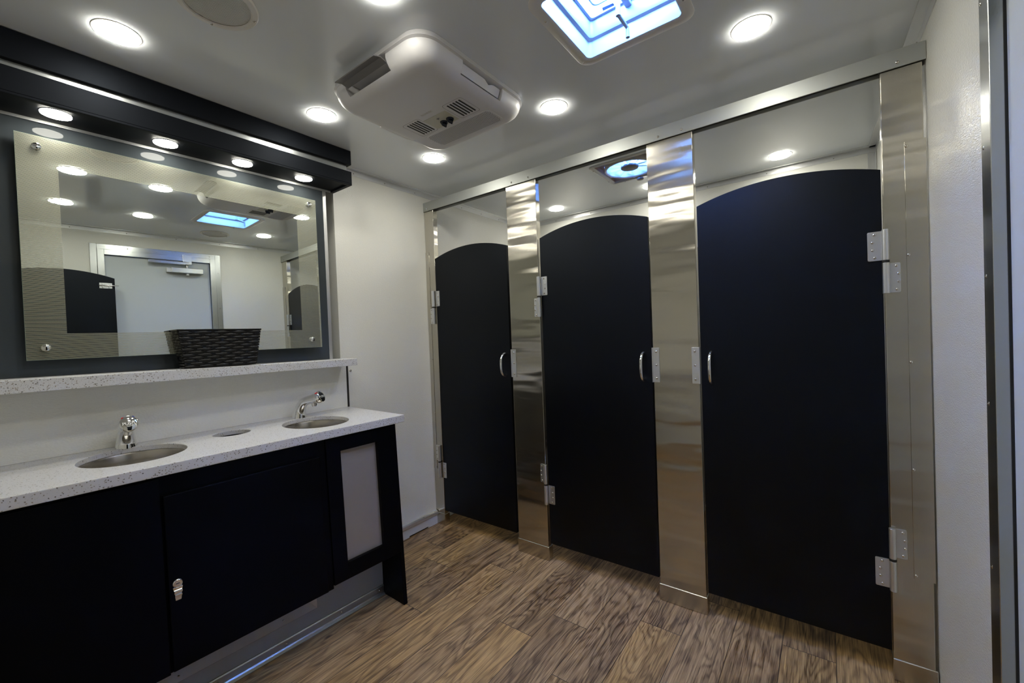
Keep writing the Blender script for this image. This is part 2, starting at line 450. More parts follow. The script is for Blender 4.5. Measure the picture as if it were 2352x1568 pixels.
# --------------------------- walls
def wall(name, pts):
    m = MB(); m.prism(pts, lambda p: (p[0], p[1], -.02), lambda p: (p[0], p[1], H + .02)); return tag(m.build(name, 'wall'), kind='structure')
wl = wall('wall_left', [(-.10, -.62), (0, -.62), (0, YB), (-.10, YB)])
wall('wall_left', [(-.20, YN), (-.10, YN), (-.10, -.62), (-.20, -.62)])
wall('wall_back', [(-.2, YB), (2.5, YB), (2.5, YB + .08), (-.2, YB + .08)])
wall('wall_near', [(-.2, YN - .08), (2.6, YN - .08), (2.6, YN), (-.2, YN)])
# right wall with the exit door opening
DY0, DY1, DZ = -1.235, -.575, 1.935
def right_wall():
    m = MB()
    def seg(ya, yb, za, zb):
        m.hexa([(wx(ya), ya, za), (wx(ya) + .08, ya, za), (wx(yb) + .08, yb, za), (wx(yb), yb, za), (wx(ya), ya, zb), (wx(ya) + .08, ya, zb), (wx(yb) + .08, yb, zb), (wx(yb), yb, zb)])
    seg(YN, DY0, -.02, H + .02); seg(DY1, YB, -.02, H + .02); seg(DY0, DY1, DZ, H + .02)
    return tag(m.build('wall_right', 'wall'), kind='structure')
wr = right_wall()

SCREW_ME = None
def screw_mesh():
    global SCREW_ME
    if SCREW_ME is None:
        m = MB(); m.lathe((0, 0, 0), [(.0042, 0), (.0042, .0006), (.0037, .0018), (.0026, .0026), (.0016, .0029), (.0014, .0018)], 14)
        o = m.build('screw', 'screw', smooth=True); SCREW_ME = o.data; bpy.data.objects.remove(o)
    return SCREW_ME
def screw(parent, loc, rot=(PI / 2, 0, 0), name='screw', s=1.):
    o = bpy.data.objects.new(name, screw_mesh()); COL.objects.link(o); o.parent = parent; o.location = loc; o.rotation_euler = rot; o.scale = (s, s, s); return o
# head pointing -y: rot x +90 ; +x: rot y +90 ; -z: rot x 180 ; -x: rot y -90

# ceiling edge trims (L profile aluminium)
def trim(name, A, B, inward):
    """A,B: (x,y) ends on the wall face; inward: unit vector into the room"""
    m = MB(); t = .0018; hgt = .031; wid = .032; ix, iy = inward
    def bar(d0, d1, z0, z1):
        pts = [(A[0] + ix * d0, A[1] + iy * d0), (A[0] + ix * d1, A[1] + iy * d1), (B[0] + ix * d1, B[1] + iy * d1), (B[0] + ix * d0, B[1] + iy * d0)]
        m.prism(pts, lambda p: (p[0], p[1], z0), lambda p: (p[0], p[1], z1))
    bar(0, t * 1.6, H - hgt, H - .0005); bar(t, wid, H - t * 1.5, H - .0003); bar(wid - .004, wid + .001, H - .005, H - .0004)
    o = m.build(name, 'alu'); tag(o, kind='structure'); return o
t1 = trim('trim_1', (0, -.62), (0, YB), (1, 0))
for y in (-.497, -.296, -.072, .14, .35, .56, .77, .98): screw(t1, (.0028, y, H - .0195), (0, PI / 2, 0), 'rivet', .8)
t2 = trim('trim_2', (0, YB), (wx(YB), YB), (0, -1))
for x in (.31, .62, .93, 1.24, 1.45, 1.78, 2.10): screw(t2, (x, YB - .0028, H - .0195), (PI / 2, 0, 0), 'rivet', .8)
t3 = trim('trim_3', (wx(YB), YB), (wx(YN), YN), (-1, 0))
for i in range(12):
    y = 1.0 - i * .3; screw(t3, (wx(y) - .0028, y, H - .0195), (0, -PI / 2, 0), 'rivet', .8)
# vertical corner bead in the far right corner
m = MB(); m.box(wx(YB) - .034, wx(YB) - .0002, YB - .0022, YB - .0002, .05, H - .033); m.box(wx(YB) - .003, wx(YB) - .0004, YB - .03, YB - .0005, .05, H - .033)
tag(m.build('trim_4', 'alu'), kind='structure')

# baseboard on the left wall
m = MB(); m.box(0.0002, .014, -.60, -.004, .000, .054)
bb = m.build('baseboard_left', 'white_plastic'); tag(bb, kind='structure')
cm = MB(); cm.box(.002, .03, -.232, -.082, -.01, .0085); bool_cut(bb, cm)
m = MB(); m.box(.002, .008, -.232, -.082, .0004, .0083); m.build('slot', 'dark', bb)
m = MB(); m.prism([(.0002, .058), (.018, .055), (.022, .060), (.022, .078), (.016, .086), (.0002, .088)], lambda p: (p[0], -.60, p[1]), lambda p: (p[0], -.004, p[1]))
m.build('cap_strip', 'alu', bb, bevel=.0012)
for y in (-.12, -.03): screw(bb, (.019, y, .0815), (0, .6, 0), 'rivet', .6)

# wall stud beside the shelf end
screw(wl, (.0004, -.566, 1.037), (0, PI / 2, 0), 'screw_cap', 1.6)

# ------------------------------------------------------------------ stall front
posts = {}
def make_post(name_label, x0, x1, screws, left_strike=None, right_strike=None, plate=None, shoe_l=.004, shoe_r=.004):
    t = thing('partition_post', name_label, 'post', ((x0 + x1) / 2, 0, 0), group=None)
    w = (x1 - x0) / 2
    m = MB()
    # subdivided front so the sheet can carry its slight buckling
    m.box(-w, w, 0, .034, .003, ZB - .001)
    b = m.build('column', 'stainless', t, bevel=.0022, seg=3)
    m = MB(); m.box(-w - shoe_l, w + shoe_r, -.004, .038, 0.0005, .074)
    m.build('shoe', 'stainless', t, bevel=.003, seg=3)
    for dx, z in screws: screw(t, (dx, -.0008, z), (PI / 2, 0, 0), 'screw', 1.0)
    for side, sp in ((-1, left_strike), (1, right_strike)):
        if sp:
            xx = side * (w - .014)
            m = MB(); m.box(xx - .014 if side > 0 else xx - .018, xx + .018 if side > 0 else xx + .014, -.0032, -.0002, .964, 1.115)
            m.box(*( (xx + .014, xx + .0175) if side > 0 else (xx - .0175, xx - .014)), -.006, .012, .964, 1.115)
            s = m.build('strike_plate', 'alu_light', t, bevel=.0006)
            for z in (.982, 1.040, 1.098): screw(s, (xx - .001 * side, -.003, z), (PI / 2, 0, 0), 'screw', 1.15)
    if plate:
        a, bb_, zs = plate
        m = MB(); m.box(a, bb_, -.0022, -.0002, .356, zs)
        p = m.build('cover_plate', 'stainless', t, bevel=.0008)
        for z in plate_screws(zs): screw(p, (a + .005 if a > 0 else bb_ - .006, -.002, z), (PI / 2, 0, 0), 'screw', 1.1)
    return t
def plate_screws(zs): return [.368, .712, 1.059, 1.402, zs - .014]
make_post('narrow brushed steel post against the left wall beside the first stall door', 0.001, .082, [], plate=(-.0405, -.010, 1.742), shoe_l=0)
make_post('brushed steel post between the first and middle stall doors', .662, .855, [], left_strike=True)
make_post('wide brushed steel post between the middle and largest stall doors', 1.436, 1.625, [], left_strike=True, right_strike=True)
make_post('brushed steel post with a long riveted cover plate beside the right wall', 2.203, 2.303, [], plate=(.004, .0545, 1.760), shoe_l=.002, shoe_r=.006)

# header rail
t = thing('header_rail', 'long grey aluminium rail across the tops of the stall posts', 'rail', (1.15, 0, ZB))
m = MB()
xr0, xr1 = .0005 - 1.15, wx(0) - .0008 - 1.15
prof = [(-.006, 0), (-.006, .056), (.040, .056), (.040, 0), (.036, 0), (.036, .050), (-.002, .050), (-.002, 0)]
m.prism(prof, lambda p: (xr0, p[0], p[1]), lambda p: (xr1, p[0], p[1]))
m.build('channel', 'alu_beam', t, bevel=.0006)
m = MB()
for a, b in ((.084, .660), (.857, 1.434), (1.627, 2.201)): m.box(a - 1.15, b - 1.15, -.0018, .0358, .012, .018)
m.build('inner_web', 'rubber', t)
for x in (.035, .707, .816, 1.490, 1.586, 2.245): screw(t, (x - 1.15, -.0062, .015), (PI / 2, 0, 0), 'screw', 1.15)

# stall doors
def make_hinge(parent, x, z, side, flip):
    """side: +1 hinge on the +x edge of the leaf; flip: door leaf at the bottom half"""
    h = MB(); s = side; r = .0095
    zt0, zt1, zb0, zb1 = z + .004, z + .104, z - .104, z - .004
    h.lathe((x, -.011, 0), [(r, zt0), (r, zt1)], 20); h.lathe((x, -.011, 0), [(r, zb0), (r, zb1)], 20)
    h.lathe((x, -.011, 0), [(r * .8, zb1), (r * .8, zt0)], 16)
    o = h.build('hinge', 'alu_light', parent, bevel=.0008, smooth=True)
    m = MB(); m.lathe((x, -.011, 0), [(r * 1.02, z - .004), (r * 1.02, z + .004)], 20); m.build('bushing', 'rubber', o)
    dz = (zt0, zt1) if not flip else (zb0, zb1); pz = (zb0, zb1) if not flip else (zt0, zt1)
    for (za, zb), d, nm in ((dz, -s, 'door_leaf'), (pz, s, 'post_leaf')):
        m = MB(); xa, xb = x + d * .006, x + d * (.044 if nm == 'door_leaf' else .036)
        yb = -.0005 if nm == 'post_leaf' else .0045
        pts = rrect((xa + xb) / 2, (za + zb) / 2, abs(xb - xa) / 2, (zb - za) / 2 - .002, .004, 0, 4)
        m.loft([[(p[0], yb, p[1]) for p in pts], [(p[0], yb - .0035, p[1]) for p in pts]])
        lf = m.build(nm, 'alu_light', o, bevel=.0006)
        for i in range(4):
            q = za + .012 + i * (zb - za - .024) / 3
            screw(lf, (x + d * (.026 if i in (0, 3) else .031), yb - .0033, q), (PI / 2, 0, 0), 'screw', 1.05)
    return o

def make_stall_door(label, x0, x1, hinge_side, handle=True, latch=False, thick=.019, y0=.004, ze=1.690, zp=1.737):
    w = x1 - x0; cx = (x0 + x1) / 2
    t = thing('stall_door', label, 'stall door', (cx, 0, 0), group=None)
    n = 36; z0 = .094
    hw = w / 2; sag = zp - ze; R = (hw * hw + sag * sag) / (2 * sag)
    pts = [(-hw, z0), (hw, z0)]
    for i in range(n + 1):
        x = hw - w * i / n; pts.append((x, zp - R + math.sqrt(R * R - x * x)))
    m = MB(); m.prism(pts, lambda p: (p[0], y0, p[1]), lambda p: (p[0], y0 + thick, p[1]))
    m.build('panel', 'black', t, bevel=.0012)
    if handle:
        hx = -hinge_side * (hw - .038); m = MB(); path = []
        for z, y in ((.968, y0 + .001), (.972, -.010), (.980, -.021), (.992, -.029), (1.006, -.032), (1.030, -.033), (1.054, -.032), (1.068, -.029), (1.080, -.021), (1.088, -.010), (1.092, y0 + .001)): path.append((hx, y, z))
        m.tube(path, [.0078, .0070, .0062, .0060, .0062, .0064, .0062, .0060, .0062, .0070, .0078], 14)
        m.build('handle', 'chrome', t, smooth=True)
    for z, flip in ((1.387, False), (.408, True)):
        make_hinge(t, hinge_side * (hw + .006), z, hinge_side, flip)
    if latch:
        lx = hinge_side * -1 * (hw - .045); m = MB()
        m.box(lx - .030, lx + .038, y0 - .003, y0 - .0002, 1.666, 1.706)
        m.box(lx - .018, lx - .010, y0 - .010, y0 - .002, 1.670, 1.702); m.box(lx + .016, lx + .024, y0 - .010, y0 - .002, 1.670, 1.702)
        l = m.build('slide_latch', 'alu_light', t, bevel=.001)
        m = MB(); m.tube([(lx - .065, y0 - .008, 1.688), (lx - .05, y0 - .008, 1.688), (lx + .04, y0 - .008, 1.688)], [.002, .0042, .0042], 12); m.build('bolt', 'chrome', l, smooth=True)
    return t
make_stall_door('black arched stall door nearest the left wall, smallest in view', .071, .647, -1)
make_stall_door('middle black arched stall door under the roof fan', .866, 1.430, -1)
make_stall_door('largest black arched stall door at the right, hinged on the right post', 1.632, 2.200, 1)
od = make_stall_door('black arched stall door with a slide latch, seen reflected in the mirror', 0, .56, 1, handle=False, latch=True, ze=1.742, zp=1.790)
od.location = (2.236, -1.475, 0); od.rotation_euler = (0, 0, -PI / 2)
# post carrying that door
t = thing('near_post', 'brushed steel post against the right wall carrying the open latched door', 'post', (2.292, -1.792, 0))
m = MB(); m.box(-.0555, .070, -.017, .017, .003, H - .002); m.build('column', 'stainless', t, bevel=.002)
m = MB(); m.box(-.0555, .071, -.021, .021, .0005, .074); m.build('shoe', 'stainless', t, bevel=.003)

# stall dividers behind the posts
for xc, lab in ((.758, 'black divider panel behind the post between first and middle stalls'), (1.53, 'black divider panel behind the post between middle and largest stalls')):
    t = thing('stall_divider', lab, 'divider', (xc, .04, 0))
    m = MB(); m.box(-.0095, .0095, 0, YB - .046, .30, 1.60); m.build('panel', 'black', t, bevel=.001)
    m = MB(); m.box(-.014, .014, YB - .052, YB - .0405, .28, 1.62); m.build('wall_bracket', 'alu', t)
    m = MB(); m.cyl((0, .10, .0005), .016, .2998, 'z', 20); m.cyl((0, .10, .0003), .030, .006, 'z', 24); m.build('pedestal', 'stainless', t)

# ------------------------------------------------------------------ vanity (slightly out of square with the wall)
VA = -1.9 * PI / 180
VP = (0.0, -.590)
def vanity_empty(name, label, cat):
    # local: +x out from the wall, -y to the left along the wall
    return thing(name, label, cat, (VP[0], VP[1], 0), (0, 0, VA))
LEN = 1.75
CT = .848
top = vanity_empty('countertop', 'speckled white quartz countertop with two oval basins', 'countertop')
m = MB(); m.box(.0005, .487, -LEN, 0, CT - .033, CT); slab = m.build('slab', 'quartz', top)
def loc_v(x, y):
    v = Matrix.Rotation(-VA, 2) @ Vector((x - VP[0], y - VP[1])); return v.x, v.y
S1 = (*loc_v(.210, -1.492), .148, .137); S2 = (*loc_v(.252, -.898), .150, .128); HOLE = (*loc_v(.146, -1.186), .060, .064)
cm = MB()
for (cx, cy, a, b) in (S1, S2, HOLE):
    n = 64; cm.loft([[(cx + a * math.cos(2 * PI * i / n), cy + b * math.sin(2 * PI * i / n), z) for i in range(n)] for z in (CT - .06, CT + .02)])
bool_cut(slab, cm)
cm = MB(); cm.box(-.05, .452, -LEN - .05, -.034, CT - .06, CT - .018); bool_cut(slab, cm)
bv = slab.modifiers.new('bevel', 'BEVEL'); bv.width = .0022; bv.segments = 2; bv.limit_method = 'ANGLE'; bv.angle_limit = math.radians(60)
m = MB(); cx, cy, a, b = HOLE; n = 40
m.loft([[(cx + (a + .004) * math.cos(2 * PI * i / n), cy + (b + .004) * math.sin(2 * PI * i / n), z) for i in range(n)] for z in (CT - .0185, CT - .25)], False, True)
m.build('waste_chute', 'rubber', top)
def sink(label, S):
    cx, cy, a, b = S; z = CT - .0182
    t = vanity_empty('sink_basin', label, 'sink')
    rings = []; n = 64
    for k, dz in ((1.10, -.0008), (1.03, -.0008), (1.015, -.006), (1.0, -.03), (.95, -.07), (.84, -.105), (.65, -.126), (.4, -.134), (.16, -.137)):
        rings.append([(cx + a * k * math.cos(2 * PI * i / n), cy + b * k * math.sin(2 * PI * i / n), z + dz) for i in range(n)])
    m = MB(); m.loft(rings, False, True); o = m.build('bowl', 'sink', t, smooth=True)
    sd = o.modifiers.new('shell', 'SOLIDIFY'); sd.thickness = .001; sd.offset = -1
    m = MB(); m.lathe((cx, cy, z - .1365), [(.022, 0), (.022, .002), (.017, .003), (.015, .001)], 24); m.build('drain', 'chrome', t, smooth=True)
    return t
sink('oval steel basin in the countertop nearest the camera', S1)
sink('oval steel basin in the countertop at its far right end', S2)

# faucets
def text_mesh(body, size, extr, name, mat, parent, loc, rot):
    cu = bpy.data.curves.new(name, 'FONT'); cu.body = body; cu.size = size; cu.extrude = extr; cu.align_x = 'CENTER'; cu.align_y = 'CENTER'
    o = bpy.data.objects.new(name, cu); COL.objects.link(o); bpy.context.view_layer.update()
    me = bpy.data.meshes.new_from_object(o.evaluated_get(bpy.context.evaluated_depsgraph_get())); bpy.data.objects.remove(o, do_unlink=True)
    me.materials.clear()
    o = link(name, me, mat, parent, loc, rot); return o
def faucet(label, x, y, rz):
    lx, ly = loc_v(x, y)
    t = thing('faucet', label, 'faucet', (x, y, CT + .0002), (0, 0, rz), group=None); t.scale = (1.1, 1.1, 1.14)
    m = MB()
    path = [(0, 0, 0), (.001, 0, .012), (.004, 0, .028), (.011, 0, .045), (.023, 0, .060), (.039, 0, .068), (.058, 0, .073), (.078, 0, .077), (.092, 0, .079)]
    rad = [.0285, .0262, .0232, .0205, .0186, .0175, .0176, .0190, .0205]
    m.tube(path, rad, 24); m.build('spout_body', 'chrome', t, smooth=True)
    # push head, tilted forward and up
    m = MB(); m.lathe((0, 0, 0), [(.0200, -.010), (.0228, -.004), (.0236, .004), (.0232, .012), (.0215, .0155), (.017, .0172), (.008, .0178)], 32)
    hd = m.build('push_button', 'chrome', t, smooth=True, loc=(.098, 0, .0805), rot=(0, math.radians(70), 0))
    # short raised lettering and hot / cold dots on the button rim
    text_mesh('PUSH', .0125, .0004, 'lettering', 'alu_light', hd, (.001, 0, .0180), (0, 0, PI / 2))
    for a, mt in ((-145, 'red'), (150, 'blue'), (180, 'alu_light')):
        ca, sa = math.cos(math.radians(a)), math.sin(math.radians(a)); m = MB()
        m.cyl((ca * .0215, sa * .0215, .001), .0042, .010, 'z', 12); m.build('temperature_dot', mt, hd)
    m = MB(); m.lathe((.076, 0, 0), [(.0105, .062), (.0105, .050), (.0085, .0495), (.0085, .046)], 20); m.build('aerator', 'screw', t, smooth=True)
    return t
faucet('chrome push faucet behind the basin nearest the camera', .034, -1.480, math.radians(-6))
faucet('chrome push faucet behind the far right basin', .071, -.882, math.radians(24))

# cabinet below
cab = vanity_empty('vanity_cabinet', 'black vanity cabinet under the speckled countertop', 'cabinet')
def fxz(z): return .508 - .046 * z            # front plane leans out toward the floor
ZT = CT - .0335; ZL = .238
def slab_front(m, s0, s1, z0, z1, off0, off1):
    """panel on the leaning front, s measured leftwards, off = depth behind the front plane"""
    P = []
    for z in (z0, z1):
        P += [(fxz(z) - off1, -s0, z), (fxz(z) - off0, -s0, z), (fxz(z) - off0, -s1, z), (fxz(z) - off1, -s1, z)]
    m.hexa(P)
m = MB()
# end panel with leg (deep above, leg at the front below)
m.prism([(.004, ZT), (.004, .30), (.318, .30), (.318, .0008), (fxz(0) - .001, .0008), (fxz(ZT) - .001, ZT)], lambda p: (p[0], -.040, p[1]), lambda p: (p[0], -.059, p[1]))
m.build('end_panel', 'vanity_black', cab, bevel=.001)
m = MB()
W0, W1, WZ0, WZ1 = .138, .308, .302, .752      # insert window
slab_front(m, .0592, W0, ZL, ZT, 0, .018); slab_front(m, W1, .368, ZL, ZT, 0, .018)
slab_front(m, W0, W1, ZL, WZ0, 0, .018); slab_front(m, W0, W1, WZ1, ZT, 0, .018)
m.build('front_panel', 'vanity_black', cab, bevel=.0008)
m = MB(); slab_front(m, W0 - .02, W1 + .02, WZ0 - .02, WZ1 + .02, .020, .024); m.build('frosted_insert', 'frost', cab)
m = MB(); slab_front(m, .370, LEN, ZL - .012, ZT, .006, .018); m.build('side_front_panel', 'vanity_black', cab)
m = MB(); slab_front(m, .398, .874, ZL - .006, .752, -.010, .0058)
dr = m.build('cabinet_door', 'vanity_black', cab, bevel=.0022)
m = MB(); slab_front(m, .880, LEN, ZL - .012, ZT - .01, -.004, .0058); m.build('left_front_panel', 'vanity_black', cab, bevel=.001)
m = MB(); m.box(.004, .47, -LEN, -.059, ZL, ZL + .016); m.build('bottom_board', 'vanity_black', cab)
# lock
ly, lz = -.853, .487; lx = fxz(lz) + .010
m = MB(); m.lathe((lx, ly, lz), [(.0135, 0), (.0135, .002), (.0118, .0045), (.0110, .0052), (.0106, .0036), (.004, .0034)], 28, 'x'); lk = m.build('lock', 'chrome', dr, smooth=True)
m = MB(); m.box(lx + .0034, lx + .0042, ly - .005, ly + .005, lz - .001, lz + .001); m.build('keyhole', 'dark', lk)
m = MB()
def tab(z0, z1, w0, w1, d): m.hexa([(lx + .0002, ly - w0, lz + z0), (lx + d, ly - w0, lz + z0), (lx + d, ly + w0, lz + z0), (lx + .0002, ly + w0, lz + z0), (lx + .0002, ly - w1, lz + z1), (lx + d, ly - w1, lz + z1), (lx + d, ly + w1, lz + z1), (lx + .0002, ly + w1, lz + z1)])
tab(-.020, -.010, .0105, .0125, .003); tab(-.026, -.020, .0098, .0105, .008); tab(-.031, -.026, .009, .0098, .004); tab(-.037, -.031, .0085, .009, .008); tab(-.050, -.037, .007, .0085, .004)
m.build('pull_tab', 'chrome', lk, bevel=.001)
# grey base box behind the leg, with the opening on its left
bx = vanity_empty('base_box', 'grey painted base box with metal kick trim under the vanity', 'base')
KX = .350
m = MB(); m.box(KX - .02, KX, -LEN, -.060, .0008, .098); m.box(KX - .02, KX, -.372, -.060, .098, ZL - .001)
m.build('face', 'kick', bx)
m = MB(); m.prism([(KX - .0003, .0985), (KX - .034, .130), (KX - .062, .130), (KX - .062, .0985)], lambda p: (p[0], -.372, p[1]), lambda p: (p[0], -LEN, p[1]))
m.prism([(KX - .0003, -.3722), (KX - .034, -.400), (KX - .062, -.400), (KX - .062, -.3722)], lambda p: (p[0], p[1], .0987), lambda p: (p[0], p[1], ZL - .014))
m.build('opening_return', 'kick_lit', bx)
m = MB(); m.box(KX - .066, KX - .061, -LEN, -.372, .0825, ZL - .014); m.build('recess_back', 'vanity_black', bx)
m = MB(); m.prism([(0, .0006), (.016, .0006), (.016, .004), (.008, .010), (.006, .016), (.006, .040), (.003, .044), (0, .044)], lambda p: (KX + .0002 + p[0], -.0605, p[1]), lambda p: (KX + .0002 + p[0], -LEN, p[1]))
kt = m.build('kick_trim', 'kick_trim', bx)
for s in (.085, .272, .500, .73, .96): screw(kt, (KX + .0062, -s, .028), (0, PI / 2, 0), 'screw', 1.0)
for s in (.50, .83): screw(bx, (KX - .012, -s, .1105), (0, .82, 0), 'screw', .9)

# backsplash
bs = thing('backsplash', 'light grey textured backsplash panel between countertop and ledge', 'backsplash', (0, -.60, CT), (0, 0, -1.2 * PI / 180))
m = MB(); m.box(-.03, .016, -LEN + .02, .0, .0006, .2245); m.build('panel', 'wall', bs)
m = MB(); m.box(-.0, .0145, .0004, .012, .0006, .2243); m.build('edge_strip', 'rubber', bs)

# ledge
def zsl(zr, zl, y, y0=-.64, y1=-1.75): return zr + (zl - zr) * (y0 - y) / (y0 - y1)
sh = thing('ledge', 'speckled white quartz ledge running below the mirror', 'shelf', (0, -.62, 1.073))
m = MB(); P = []
for a, b, y in (((1.0725), (1.1065), -.621), ((1.0790), (1.1205), -2.3)):
    P.append((a, b, y))
(r0, r1, ya), (l0, l1, yb) = P
l0, l1 = zsl(1.0725, 1.079, yb), zsl(1.1065, 1.1195, yb)
m.hexa([(.0005, yb, l0), (.155, yb, l0), (.155, ya, r0), (.0005, ya, r0), (.0005, yb, l1), (.155, yb, l1), (.155, ya, r1), (.0005, ya, r1)])
o = m.build('slab', 'quartz', sh, bevel=.002); o.location = (0, .62, -1.073)

# slate panel
pn = thing('mirror_backing', 'glossy slate grey panel mounted behind the mirror', 'panel', (0, -.69, 1.1))
m = MB(); l1b, r1b = zsl(1.1065, 1.1195, -2.3), zsl(1.1065, 1.1195, -.697)
m.hexa([(.0008, -2.3, l1b + .0012), (.030, -2.3, l1b + .0012), (.030, -.697, r1b + .0008), (.0008, -.697, r1b + .0008), (.0008, -2.3, 1.926), (.030, -2.3, 1.926), (.030, -.697, 1.956), (.0008, -.697, 1.956)])
o = m.build('board', 'slate', pn); o.location = (0, .69, -1.1)
m = MB(); m.hexa([(.0008, -.6968, r1b + .001), (.032, -.6968, r1b + .001), (.032, -.680, r1b + .0004), (.0008, -.680, r1b + .0004), (.0008, -.6968, 1.956), (.032, -.6968, 1.956), (.032, -.680, 1.956), (.0008, -.680, 1.956)])
o = m.build('edge_trim', 'alu', pn, bevel=.001); o.location = (0, .69, -1.1)

# mirror
MYC, MZC = -1.2322, 1.5275
mr = thing('mirror', 'large rectangular mirror with an etched striped border on standoff bolts', 'mirror', (.0694, MYC, MZC), (0, -.0058, -.0187))
m = MB(); m.box(-.0002, 0, -.4715, .4715, -.3550, .3550); m.build('mirror_face', 'mirror', mr)
m = MB(); m.box(-.006, -.00025, -.4720, .4720, -.3555, .3555); m.build('glass_pane', 'glass_edge', mr)
for sy, sz in ((-.427, .320), (-.430, -.317), (.437, .327), (.424, -.317)):
    m = MB(); m.lathe((-.0255, sy, sz), [(.009, 0), (.009, .0192)], 20, 'x'); b = m.build('standoff', 'chrome', mr, smooth=True)
    m = MB(); m.lathe((.0002, sy, sz), [(.0112, 0), (.0112, .007), (.009, .011), (.004, .0125)], 24, 'x'); m.build('bolt_cap', 'chrome', b, smooth=True)

# valance over the mirror
vl = thing('light_valance', 'two tier charcoal valance with a steel strip over the mirror', 'valance', (0, -.63, 1.95))
def vbox(m, x0, x1, y0, y1, zr, zl, zr2, zl2):
    def z(a, b, y): return a + (b - a) * (-.635 - y) / 1.10
    m.hexa([(x0, y0, z(zr, zl, y0)), (x1, y0, z(zr, zl, y0)), (x1, y1, z(zr, zl, y1)), (x0, y1, z(zr, zl, y1)), (x0, y0, z(zr2, zl2, y0)), (x1, y0, z(zr2, zl2, y0)), (x1, y1, z(zr2, zl2, y1)), (x0, y1, z(zr2, zl2, y1))])
YL = -2.25; YR = -.637
def vpart(name, mat, boxes, bevel=.001):
    m = MB()
    for b in boxes: vbox(m, *b)
    o = m.build(name, mat, vl, bevel=bevel); o.location = (0, .63, -1.95); return o
HT = H - .0006
vpart('upper_box', 'soffit', [(.0005, .200, YL, YR, 2.056, 2.037, HT, HT - .002)])
vpart('steel_strip', 'frame_alu', [(.0005, .184, YL, YR - .017, 2.0235, 2.016, 2.0555, 2.0365)], 0)
vpart('lower_box', 'soffit', [(.0005, .200, YL, YR, 1.9652, 1.9432, 2.023, 2.0155), (.183, .200, YL, YR, 1.957, 1.935, 1.965, 1.943), (.033, .183, YR - .018, YR, 1.957, 1.935, 1.965, 1.943)], .001)
vpart('inner_bead', 'alu', [(.1785, .1828, YL, YR - .018, 1.9605, 1.9385, 1.965, 1.943), (.0325, .036, YL, YR - .018, 1.955, 1.934, 1.965, 1.943)], 0)

# round LED lights
def led(name, label, cat, x, y, z, r, small=False, group=None):
    t = thing(name, label, cat, (x, y, z), (PI, 0, 0), group)
    m = MB(); m.lathe((0, 0, 0), [(r * 1.0, .0), (r * 1.045, .0001), (r * 1.045, .0010), (r * 1.02, .0018), (r * .985, .0020), (r * .985, .001)], 48, cap0=False, cap1=False)
    m.build('ring', 'white_plastic' if not small else 'soffit', t, smooth=True)
    m = MB(); n = 40
    m.loft([[(r * k * math.cos(2 * PI * i / n), r * k * math.sin(2 * PI * i / n), h) for i in range(n)] for k, h in (((.98, .0012), (.97, .0042), (.90, .0060), (.70, .0070)) if not small else ((.98, .0012), (.97, .0050), (.85, .0062)))], True, True)
    m.build('lens', 'lamp' if not small else 'lamp_small', t)
    return t
CL = [(.400, -1.518, 'round ceiling light beside the air conditioner nearest the valance and camera'),
      (.412, -.900, 'round ceiling light between the valance and the air conditioner'),
      (.438, -.314, 'round ceiling light beyond the air conditioner toward the left stall'),
      (1.169, -.322, 'round ceiling light between the air conditioner and the roof hatch'),
      (1.878, -.310, 'round ceiling light right of the roof hatch near the stall rail'),
      (1.122, -1.132, 'round ceiling light at the top edge left of the roof hatch'),
      (1.800, -1.095, 'round ceiling light seen in the mirror just above the reflected exit door'),
      (1.115, -1.485, 'round ceiling light reflected at the upper left of the mirror'),
      (1.765, -1.480, 'round ceiling light reflected at the lower left of the mirror'),
      (1.864, .926, 'round ceiling light inside the right stall above the largest door'),
      (.453, .903, 'round ceiling light above the middle door, left of the roof fan'),
      (1.160, .910, 'round ceiling light partly hidden behind the wide post')]
for x, y, lab in CL: led('ceiling_light', lab, 'ceiling light', x, y, H - .0002, .0535, group=None)
VLT = [(.122, -1.619, 'nearest the camera'), (.113, -1.343, 'second from the camera'), (.113, -1.088, 'third from the camera'), (.118, -.834, 'nearest the far end')]
for x, y, w_ in VLT:
    z = 1.9652 + (1.9432 - 1.9652) * (-.635 - y) / 1.10
    led('valance_light', 'small round light under the valance, ' + w_, 'light', x, y, z - .0002, .0365, True)

# ceiling speakers
def speaker(label, x, y):
    t = thing('ceiling_speaker', label, 'speaker', (x, y, H - .0002), (PI, 0, 0))
    r = .098
    m = MB(); m.lathe((0, 0, 0), [(r * .80, 0), (r, .0001), (r, .003), (r * .97, .006), (r * .84, .0075), (r * .80, .005)], 56, cap0=False, cap1=False); m.build('ring', 'white_plastic', t, smooth=True)
    m = MB(); m.cyl((0, 0, .0004), r * .8, .001, 'z', 48); m.build('backing', 'grille_cloth', t)
    # perforated cover: two crossed families of thin bars form the mesh
    m = MB(); k = -.0780
    while k < .0785:
        hl = math.sqrt(max(0, (.8 * r) ** 2 - k * k))
        m.box(k - .0014, k + .0014, -hl, hl, .0030, .0042); k += .0043
    k = -.0780
    while k < .0785:
        hl = math.sqrt(max(0, (.8 * r) ** 2 - k * k))
        m.box(-hl, hl, k - .0005, k + .0005, .0026, .0036); k += .0043
    m.build('grille', 'white_plastic', t)
    for a in (10, 100, 190, 280): screw(t, (r * .9 * math.cos(math.radians(a)), r * .9 * math.sin(math.radians(a)), .006), (0, 0, 0), 'screw', .9)
    return t
speaker('round perforated ceiling speaker at the top left of the room', .742, -1.377)
speaker('round ceiling speaker near the exit door, seen in the mirror', 2.045, -.612)

